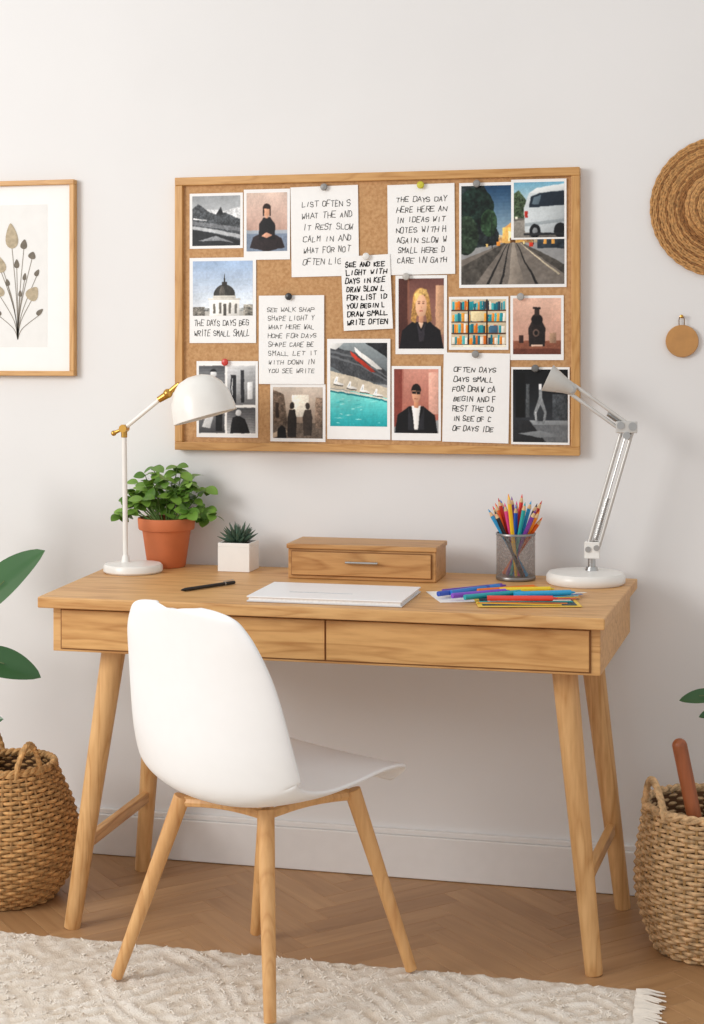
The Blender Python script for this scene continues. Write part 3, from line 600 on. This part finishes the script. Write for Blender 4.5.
photo(-1.14,-.993,1.2497,1.102,grad('cabdb0','9f8d7e',1,.3)+[('6c6056',R(0,0,1,.3),.1),('ece4d6',R(.38,.42,.72,.85),.04),('6b5c50',[(0,.25),(0,.95),(.22,.85),(.3,.25)],.15),('3a302a',R(.05,.4,.12,.7)),('2c2623',[(.30,.02),(.29,.40),(.33,.56),(.44,.56),(.48,.4),(.47,.02)],.06),('2c2623',ell(.385,.64,.05,.07)),('413832',[(.62,.05),(.60,.42),(.64,.56),(.76,.56),(.80,.42),(.78,.05)],.06),('3a312c',ell(.7,.63,.045,.065)),('8a7768',R(.85,.2,1,.8),.15),('bba995',[(0,.1),(.25,.2),(.3,.12),(0,.0)]),('171311',[(.08,.0),(.10,.18),(.18,.26),(.26,.2),(.27,0)],.05)],Y-.0004,bd=(.05,.05,.05,.06))
# pool terrace: canopy beams above, loungers on the deck, turquoise water in front
pool=grad('9aa3a6','5c6164',1,.5)+grad('8ad6d0','2fa3a8',.42,0,14)+[('4a4c4f',[(0,.97),(.5,.87),(1,.66),(1,.5),(.3,.6),(0,.72)],.12),('6e7174',[(0,.92),(.5,.82),(1,.60),(1,.58),(.5,.80),(0,.89)]),('6e7174',[(0,.86),(.5,.75),(1,.56),(1,.54),(.5,.73),(0,.83)]),('c9bfae',[(0,.66),(.4,.60),(1,.46),(1,.34),(.4,.42),(0,.46)],.05),('b04030',[(.35,.90),(.6,.78),(.8,.65),(.72,.65),(.38,.84)]),('f0eeea',[(.42,.95),(.75,.79),(.92,.68),(.82,.68),(.45,.88)]),('2b2d30',[(.62,1),(1,.82),(1,1)],.1),('d9d9d6',[(.0,1),(.25,1),(.1,.92),(0,.94)])]
for i in range(4):
    x=.06+.23*i; yv=.55-.045*i
    pool+=[('2a2c2f',[(x,yv-.045),(x+.17,yv-.065),(x+.17,yv-.075),(x,yv-.055)]),('f2f0ec',[(x,yv-.03),(x+.05,yv+.045),(x+.08,yv+.035),(x+.07,yv-.02),(x+.18,yv-.045),(x+.17,yv-.06),(x+.03,yv-.045)],.01),('c8d2d6',[(x+.02,yv-.035),(x+.05,yv+.03),(x+.06,yv-.01)])]
pool+=[('ddd6c8',[(0,.45),(.4,.41),(1,.33),(1,.31),(.4,.39),(0,.43)]),('1f7880',[(0,.43),(.4,.39),(1,.31),(1,.29),(.4,.37),(0,.41)])]
rw=random.Random(8)
for i in range(26):
    px,py=rw.uniform(0,.85),rw.uniform(.02,.34); l=rw.uniform(.06,.18)
    pool.append((rw.choice(['a8e2de','8fd2cf','6bbcbb','48b0b2']),[(px,py),(px+l*.5,py+.010),(px+l,py+.002),(px+l*.5,py-.004)]))
photo(-.988,-.823,1.366,1.110,pool,Y-.0026,bd=(.05,.05,.04,.13),soft=1)
photo(-.82,-.6935,1.297,1.109,grad('cd9788','a96c5e',1,.2)+[('8a4a40',R(0,.1,.18,1),.04),('dcae9e',R(.78,.3,1,.95),.04),('b57a6c',R(.18,.1,.22,1)),('141416',[(.02,0),(.08,.28),(.34,.42),(.66,.42),(.92,.28),(.98,0)],.04),('f0eeea',[(.40,.43),(.60,.43),(.54,.05),(.46,.05)],.01),('d09878',R(.45,.4,.55,.50),.01),('dca98c',ell(.5,.61,.095,.135),.01),('1d1816',ell(.5,.66,.11,.11,12,0,180),.05),('161414',R(.41,.61,.49,.65)),('161414',R(.51,.61,.59,.65)),('161414',R(.40,.64,.60,.652)),('8a4a3c',R(.465,.53,.535,.54)),('2e2e32',[(.32,.42),(.42,.2),(.46,.05),(.32,.05)],.03),('2e2e32',[(.68,.42),(.58,.2),(.54,.05),(.68,.05)],.03)],Y-.001,bd=(.05,.05,.04,.1),warp=.008)
photo(-.516,-.3715,1.295,1.103,grad('151618','34363a',1,.3)+[('6a6c6e',R(0,0,1,.3),.06),('2b2c2e',[(0,.3),(.3,.3),(.6,0),(0,0)],.06),('8d9092',[(.3,.3),(1,.3),(1,.24),(.38,.24)]),('8c8f91',[(.42,.25),(.38,.40),(.44,.54),(.47,.62),(.47,.72),(.53,.72),(.53,.62),(.56,.54),(.62,.40),(.58,.25)],.08),('3b3d40',[(.45,.29),(.43,.40),(.5,.52),(.57,.40),(.55,.29)],.05),('f0f1f2',R(.475,.72,.525,.80)),('d5d7d8',R(.41,.30,.425,.42)),('44474a',R(.72,.3,.98,.66),.12),('0e0f10',R(.05,.34,.22,.95),.05),('55585a',R(.24,.34,.30,.8),.1),('808385',[(.1,.12),(.5,.16),(.9,.08),(.5,.06)])],Y-.001,bd=(.03,.03,.03,.03),pinc='6d6c6b',pinx=.42,warp=.006)
note(-1.084,-.906,1.757,1.526,6,Y-.0018,ang=-.8,seed=1,pinc='8f8d8a',pinx=.5,nch=12,ml=.16,mr=.06,wt=.00085,size=.48,col='5a5957')
note(-.83,-.658,1.756,1.528,7,Y-.0018,ang=-.5,seed=2,pinc='c9c23a',pinx=.5,nch=12,wt=.0009,size=.5,mt=.11)
note(-1.17,-.996,1.478,1.25,8,Y-.0030,ang=0,seed=3,pinc='2a2a2c',pinx=.47,col='777674',nch=13,wt=.0008,size=.48,mt=.11)
note(-.948,-.82,1.578,1.389,8,Y-.0045,ang=-2.5,seed=4,wt=.0013,col='121214',size=.56,ml=.07,mr=.06,mt=.06,mb=.05,nch=11,pinc='e3e1dc')
note(-.688,-.521,1.33,1.106,7,Y-.0020,ang=1,seed=6,pinc='8f8d8a',pinx=.5,nch=11,ml=.14,mr=.18,wt=.0010,size=.5)

# ---------------------------------------------------------------- framed botanical print
def framed():
    x0,x1,z0,z1=-1.996,-1.676,1.269,1.792; g=group('framed_botanical_print',((x0+x1)/2,-.012,z0)); w=.013
    v,f=join(box(x0,x1,-.024,-.001,z1-w,z1),box(x0,x1,-.024,-.001,z0,z0+w)); mk(g,'frame_rails',v,f,FRAMEW,False,bevel=.0015)
    v,f=join(box(x0,x0+w,-.0238,-.001,z0+w,z1-w),box(x1-w,x1,-.0238,-.001,z0+w,z1-w)); mk(g,'frame_stiles',v,f,FRAMEZ,False,bevel=.0015)
    v,f=box(x0+w*.5,x1-w*.5,-.012,-.003,z0+w*.5,z1-w*.5); mk(g,'mat_board',v,f,mat('mat_board','f4f3f1',.8,var=.005),False)
    v,f=box(-1.917,-1.757,-.0125,-.0119,1.346,1.728); mk(g,'print_paper',v,f,mat('print_paper','eae9e6',.8,var=.01),False)
    yy=-.0132; S=[];L1=[];L2=[]
    def flat(pts,w):
        V=[];F=[]
        for i,p in enumerate(pts):
            a=pts[max(i-1,0)];b=pts[min(i+1,len(pts)-1)];dx,dz=b[0]-a[0],b[1]-a[1];l=math.hypot(dx,dz) or 1
            V+=[(p[0]-dz/l*w,yy,p[1]+dx/l*w),(p[0]+dz/l*w,yy,p[1]-dx/l*w)]
        for i in range(len(pts)-1): F.append((2*i,2*i+1,2*i+3,2*i+2))
        return V,F
    def bud(cx,cz,rx,rz,ang):
        a=math.radians(ang);V=[]
        for i in range(20):
            t=2*math.pi*i/20;u=rx*math.cos(t)*(1-.45*math.sin(t));w=rz*math.sin(t)
            V.append((cx+u*math.cos(a)-w*math.sin(a),yy-.0003,cz+u*math.sin(a)+w*math.cos(a)))
        return V,[tuple(range(20))]
    root=(-1.842,1.366)
    tips=[(-1.860,1.645,.017,.034,5,0),(-1.824,1.622,.009,.013,-10,1),(-1.800,1.592,.010,.010,-20,1),(-1.893,1.570,.013,.024,20,0),(-1.786,1.545,.006,.010,-30,1),(-1.897,1.50,.010,.020,40,0),(-1.798,1.490,.017,.020,-35,0),(-1.845,1.57,.007,.012,0,1),(-1.872,1.52,.006,.010,15,1),(-1.822,1.535,.005,.010,-10,1),(-1.905,1.615,.006,.012,25,1),(-1.778,1.44,.006,.012,-50,1),(-1.9,1.44,.006,.012,50,1),(-1.835,1.49,.005,.009,0,1)]
    for (x,z,rx,rz,an,k) in tips:
        pts=catmull([root,((root[0]*2+x)/3+(root[0]-x)*.12,root[1]+(z-root[1])*.4),(x,z-rz*.6)],6); S.append(flat(pts,.0009)); (L1 if k==0 else L2).append(bud(x,z,rx,rz,an))
        if k==0:
            S.append(flat([(x,z-rz),(x,z+rz*.6)],.0006))
    v,f=join(*S); mk(g,'stems',v,f,mat('ink_stem','8c8478',.8),False)
    v,f=join(*L1); mk(g,'petals_tan',v,f,mat('ink_tan','b5a68c',.8,scale=90,var=.1),False)
    v,f=join(*L2); mk(g,'petals_grey',v,f,mat('ink_grey','746c60',.8,scale=90,var=.1),False)
framed()

# ---------------------------------------------------------------- woven plate and wooden disc
STRAW=mat('straw','bb8c56',.75,var=.2,scale=160,bump=.3)
STRAWD=mat('straw_dark','946638',.75,var=.2,scale=160,bump=.3)
def hat():
    c=Vector((.000,-.004,1.684)); g=group('woven_wall_plate',c); L=[];Dk=[]
    r=.168; i=0
    while r>.012:
        if r>.088: off=.006+.018*((.168-r)/.08)**2*.3
        elif r>.072: off=.008+(.088-r)/.016*.022
        else: off=.030+.006*(1-(r/.072)**2)
        n=max(24,int(r*900)); pts=[]
        for k in range(n):
            a=2*math.pi*k/n; w=.0009*math.sin(a*n/4+i*1.6); pts.append((c.x+(r+w)*math.cos(a),-off-.0008*math.cos(a*n/4+i*1.6)-.002,c.z+(r+w)*math.sin(a)))
        (Dk if .088<r<.104 or i%4==3 else L).append(tube(pts,.0033,6,closed=True)); r-=(.0052 if not .072<r<.088 else .0030); i+=1
    v,f=join(*L); mk(g,'coils',v,f,STRAW); v,f=join(*Dk); mk(g,'coil_band',v,f,STRAWD)
    M=axisM((0,-1,0)); v,f=lathe([(.0001,.0004),(.166,.0004),(.166,.005),(.09,.006),(.07,.027),(.0001,.031)],48,(c.x,0,c.z),M); mk(g,'lining',v,f,STRAWD)
hat()
def disc():
    c=Vector((-.094,0,1.359)); g=group('hanging_wooden_tag',(c.x,-.01,c.z-.04)); M=axisM((0,-1,0))
    v,f=lathe([(.0001,.0005),(.038,.0005),(.0395,.003),(.0395,.009),(.038,.011),(.0001,.011)],48,(c.x,0,c.z),M); mk(g,'disc',v,f,mat('tag_wood','bd8a50',.5,var=.05))
    pts=[(c.x-.007,-.008,c.z+.034),(c.x-.007,-.008,c.z+.054),(c.x-.001,-.008,c.z+.062),(c.x+.005,-.008,c.z+.054),(c.x+.005,-.008,c.z+.034)]
    v,f=tube(catmull(pts,5),.0013,6); mk(g,'cord',v,f,mat('cord','8a6a48',.8))
    v,f=lathe([(.0001,.0),(.0025,.0),(.0025,.010),(.004,.011),(.0045,.014),(.0001,.016)],16,(c.x-.001,0,c.z+.06),M); mk(g,'peg',v,f,BRASS)
disc()

# ---------------------------------------------------------------- baskets
def basket(name,cx,cy,prof,H,handles,cl='c9a372',cd='a77d4e'):
    g=group(name,(cx,cy,0)); P=catmull(prof,8)
    def rad(z):
        for a,b in zip(P,P[1:]):
            if a[1]<=z<=b[1] or b is P[-1]:
                t=(z-a[1])/max(1e-6,b[1]-a[1]); return a[0]+(b[0]-a[0])*min(1,max(0,t))
    rows=int(H/.0095); ns=40; W=[]
    for i in range(rows):
        z=.006+i*(H-.012)/(rows-1); r=rad(z); pts=[]; n=ns*3
        for k in range(n):
            a=2*math.pi*k/n; o=.0040*math.cos(a*ns/2+math.pi*(i%2)); pts.append((cx+(r+o)*math.cos(a),cy+(r+o)*math.sin(a),z+.0007*math.sin(a*7+i)))
        W.append(tube(pts,.0046,6,closed=True))
    v,f=join(*W); mk(g,'weave',v,f,mat('rattan'+cl,cl,.8,var=.22,scale=70,bump=.3))
    S=[]
    for k in range(ns):
        a=2*math.pi*k/ns; pts=[(cx+rad(z)*math.cos(a),cy+rad(z)*math.sin(a),z) for z in [.004+j*(H-.006)/20 for j in range(21)]]
        S.append(tube(pts,.0035,5))
    v,f=join(*S); mk(g,'stakes',v,f,mat('stake'+cd,cd,.8,var=.15,scale=60))
    v,f=lathe([(.0001,.01)]+[(rad(z)-.004,z) for z in [.01+j*(H-.02)/12 for j in range(13)]],40,(cx,cy,0)); mk(g,'liner',v,f,mat('basket_inner','6b4a2e',.9,var=.1))
    r=rad(H); B=[]
    for s in (0,math.pi,):
        pts=[];n=120
        for k in range(n):
            a=2*math.pi*k/n; pts.append((cx+(r+.004*math.cos(a*20+s))*math.cos(a),cy+(r+.004*math.cos(a*20+s))*math.sin(a),H+.004*math.sin(a*20+s)))
        B.append(tube(pts,.0062,7,closed=True))
    for ha in handles:
        for s in (0,2.1,4.2):
            pts=[]
            for k in range(41):
                t=k/40; a=ha+(t-.5)*.62; z=H-.012+.078*math.sin(math.pi*t)**.75; rr=r+.003
                pts.append((cx+rr*math.cos(a)+.004*math.cos(t*28+s)*math.cos(ha),cy+rr*math.sin(a)+.004*math.cos(t*28+s)*math.sin(ha),z+.004*math.sin(t*28+s)))
            B.append(tube(pts,.0052,7))
    v,f=join(*B); mk(g,'rim_and_handles',v,f,mat('rattan'+cl,cl,.8))
    return g
basket('woven_basket',-1.70,-.36,[(.105,0),(.145,.06),(.165,.14),(.152,.22),(.124,.285),(.108,.325)],.325,[math.radians(-40),math.radians(140)],cl='c1945e')
basket('woven_basket',-.030,-.31,[(.115,0),(.140,.06),(.157,.13),(.154,.21),(.143,.28),(.138,.32)],.32,[math.radians(212),math.radians(32)],cl='c9a67b',cd='ae8856')

def rubber_plant(name,cx,cy,z0,specs,pr=.08):
    g=group(name,(cx,cy,z0)); st=[];lv=[]
    for (tip,leafdir,up,L,W,bend) in specs:
        b=Vector((cx,cy,z0)); t=Vector(tip); pts=[]
        for i in range(9):
            q=i/8; p=b.lerp(t,q); p.x-=(t.x-b.x)*.35*math.sin(math.pi*q); pts.append(p)
        st.append(tube(pts,[.005-.003*i/8 for i in range(9)],7)); lv.append(leaf(t,leafdir,up,L,W,bend=bend,fold=.18,nx=14,ny=6))
        st.append(tube([t+Vector(leafdir).normalized()*L*q+Vector((0,-.002,.001)) for q in (0,.25,.5)],.0012,5))
    v,f=join(*st); mk(g,'stems',v,f,mat('plant_stem','5a6a3a',.6)); v,f=join(*lv); mk(g,'leaves',v,f,DARKLEAF,sharp=0)
    v,f=lathe([(.0001,.0),(pr*.8,.0),(pr*.9,.03),(pr,.14),(pr*.9,.14),(.0001,.13)],32,(cx,cy,z0-.14)); mk(g,'nursery_pot',v,f,BLACK)
FU=(-.4,-.8,.5)
rubber_plant('potted_rubber_plant',-1.74,-.36,.25,[((-1.79,-.40,.690),(.80,-.05,.70),FU,.265,.120,.12),((-1.77,-.44,.605),(1,-.05,-.20),(.1,-.7,.8),.200,.085,.15),((-1.755,-.42,.43),(1,-.2,.35),FU,.075,.035,.3),((-1.82,-.30,.78),(-.6,.0,.6),FU,.2,.1,.4),((-1.86,-.42,.66),(-1,-.3,.1),FU,.2,.1,.4),((-1.84,-.34,.9),(-.3,.0,.95),FU,.2,.1,.3)])
rubber_plant('potted_laurel',.01,-.28,.23,[((.0,-.31,.565),(-1,-.1,-.06),(.0,-.7,.8),.098,.04,.3),((.02,-.33,.535),(-.95,-.2,-.05),(0,-.6,.8),.075,.036,.4),((.06,-.27,.62),(.5,.1,.7),FU,.14,.06,.4),((.09,-.33,.5),(1,-.2,.2),FU,.14,.06,.4)],pr=.055)
def stick():
    a=Vector((-.015,-.395,.10)); b=Vector((-.090,-.385,.465)); g=group('wooden_rolling_pin',(a+b)/2)
    v,f=join(cone(a,b,.016,.0165,20),sphere(b,.0167,12)); mk(g,'handle',v,f,wood('walnut','a85f38','7c4424','z'))
stick()

# ---------------------------------------------------------------- rug
def rug():
    g=group('tufted_rug',(-1.2,-1.3,0)); x0,x1,y0,y1=-2.75,-.165,-2.0,-.60; nx,ny=430,250; V=[];F=[]
    def pat(x,y):
        p=Vector((x,y,0)); a=x+noise.noise(p*5)*.05; b=y+noise.noise(p*5+Vector((7,3,1)))*.045
        u=(a/.30+b/.30); v=(a/.30-b/.30)
        du=abs((u%1)-.5)*2; dv=abs((v%1)-.5)*2
        k=abs(((max(du,dv))*2.4)%1-.5)*2
        return k,.75+.8*noise.noise(p*3.1+Vector((2,5,0)))
    for j in range(ny+1):
        for i in range(nx+1):
            x=x0+(x1-x0)*i/nx; y=y0+(y1-y0)*j/ny; p=Vector((x,y,0)); k,am=pat(x,y); am=min(1,max(.3,am))
            h=.0075+.0045*am*min(1,max(0,(k-.25)*2))+.0028*noise.noise(p*40)+.0026*noise.noise(p*90)
            e=min(i,nx-i,j,ny-j)
            if e==0: h=.001
            elif e==1: h*=.8
            wob=.003*noise.noise(p*12); V.append((x+wob,y+wob+.006*noise.noise(p*2.3),max(.001,h)))
    for j in range(ny):
        for i in range(nx): k=j*(nx+1)+i; F.append((k,k+1,k+nx+2,k+nx+1))
    m,nt,b=new_mat('rug_wool'); tc=nt.nodes.new('ShaderNodeTexCoord'); n=nt.nodes.new('ShaderNodeTexNoise'); n.inputs['Scale'].default_value=16; n.inputs['Detail'].default_value=8; nt.links.new(tc.outputs['Object'],n.inputs['Vector'])
    sx=nt.nodes.new('ShaderNodeSeparateXYZ'); nt.links.new(tc.outputs['Object'],sx.inputs[0])
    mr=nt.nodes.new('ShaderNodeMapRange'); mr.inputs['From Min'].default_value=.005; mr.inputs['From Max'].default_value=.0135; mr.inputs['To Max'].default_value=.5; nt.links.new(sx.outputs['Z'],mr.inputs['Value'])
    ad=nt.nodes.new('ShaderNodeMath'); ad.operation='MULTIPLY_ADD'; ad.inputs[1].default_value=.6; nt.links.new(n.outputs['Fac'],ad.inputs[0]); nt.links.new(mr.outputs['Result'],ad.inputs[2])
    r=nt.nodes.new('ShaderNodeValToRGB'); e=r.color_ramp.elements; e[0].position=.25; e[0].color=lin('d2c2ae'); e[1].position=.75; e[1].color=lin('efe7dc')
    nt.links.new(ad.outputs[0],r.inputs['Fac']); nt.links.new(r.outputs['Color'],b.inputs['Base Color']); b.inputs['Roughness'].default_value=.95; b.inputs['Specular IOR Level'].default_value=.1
    n2=nt.nodes.new('ShaderNodeTexNoise'); n2.inputs['Scale'].default_value=300; nt.links.new(tc.outputs['Object'],n2.inputs['Vector'])
    bp=nt.nodes.new('ShaderNodeBump'); bp.inputs['Strength'].default_value=.7; bp.inputs['Distance'].default_value=.004; nt.links.new(n2.outputs['Fac'],bp.inputs['Height']); nt.links.new(bp.outputs['Normal'],b.inputs['Normal'])
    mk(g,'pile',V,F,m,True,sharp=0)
    mf=mat('fringe_wool','e9e0d4',.95,var=.05)
    T=[]; r=random.Random(4); y=y0
    while y<y1:
        yy=y+r.uniform(-.002,.002); l=r.uniform(.035,.06); dy=r.uniform(-.012,.012)
        T.append(tube([(x1-.008,yy,.006),(x1+l*.3,yy+dy*.3,.008),(x1+l*.7,yy+dy*.8,.005),(x1+l,yy+dy*1.3,.004)],[.003,.0034,.003,.0015],5)); y+=.0055
    v,f=join(*T); mk(g,'fringe',v,f,mf)
    T=[]
    for k in range(26000):
        x=r.uniform(x0+.03,x1-.02); y=r.uniform(y0+.02,y1-.015); kk,am=pat(x,y)
        if kk<.55 or am<.4: continue
        an=r.uniform(0,6.28); l=r.uniform(.005,.010); q=Vector((x,y,.009)); T.append(cone(q,q+Vector((math.cos(an)*l,math.sin(an)*l,r.uniform(.002,.0055))),.0022,.0007,5,False))
    v,f=join(*T); mk(g,'tufts',v,f,mf)
rug()

# ---------------------------------------------------------------- light
w=bpy.data.worlds.new('world'); scene.world=w; w.use_nodes=True
bg=w.node_tree.nodes['Background']; bg.inputs[0].default_value=(.995,.998,1.,1); bg.inputs[1].default_value=.745
def area(name,loc,target,size,sy,e,col=(1,1,1)):
    l=bpy.data.lights.new(name,'AREA'); l.shape='RECTANGLE'; l.size=size; l.size_y=sy; l.energy=e; l.color=col
    o=bpy.data.objects.new(name,l); scene.collection.objects.link(o); o.location=loc; o.rotation_euler=(Vector(target)-Vector(loc)).to_track_quat('-Z','Y').to_euler()
area('window_light',(-3.4,-2.9,2.2),(-.7,-.1,.9),1.5,1.4,74,(1,.988,.968))

cam=bpy.data.cameras.new('camera'); co=bpy.data.objects.new('camera',cam); scene.collection.objects.link(co)
co.location=(0,-3.915,1.33); co.rotation_euler=(math.radians(90),0,math.atan(.2355))
cam.sensor_fit='VERTICAL'; cam.sensor_height=36; cam.sensor_width=36*704/1024; cam.lens=1570/1024*36
cam.shift_y=-(512-353)/1024; cam.clip_start=.05
scene.camera=co
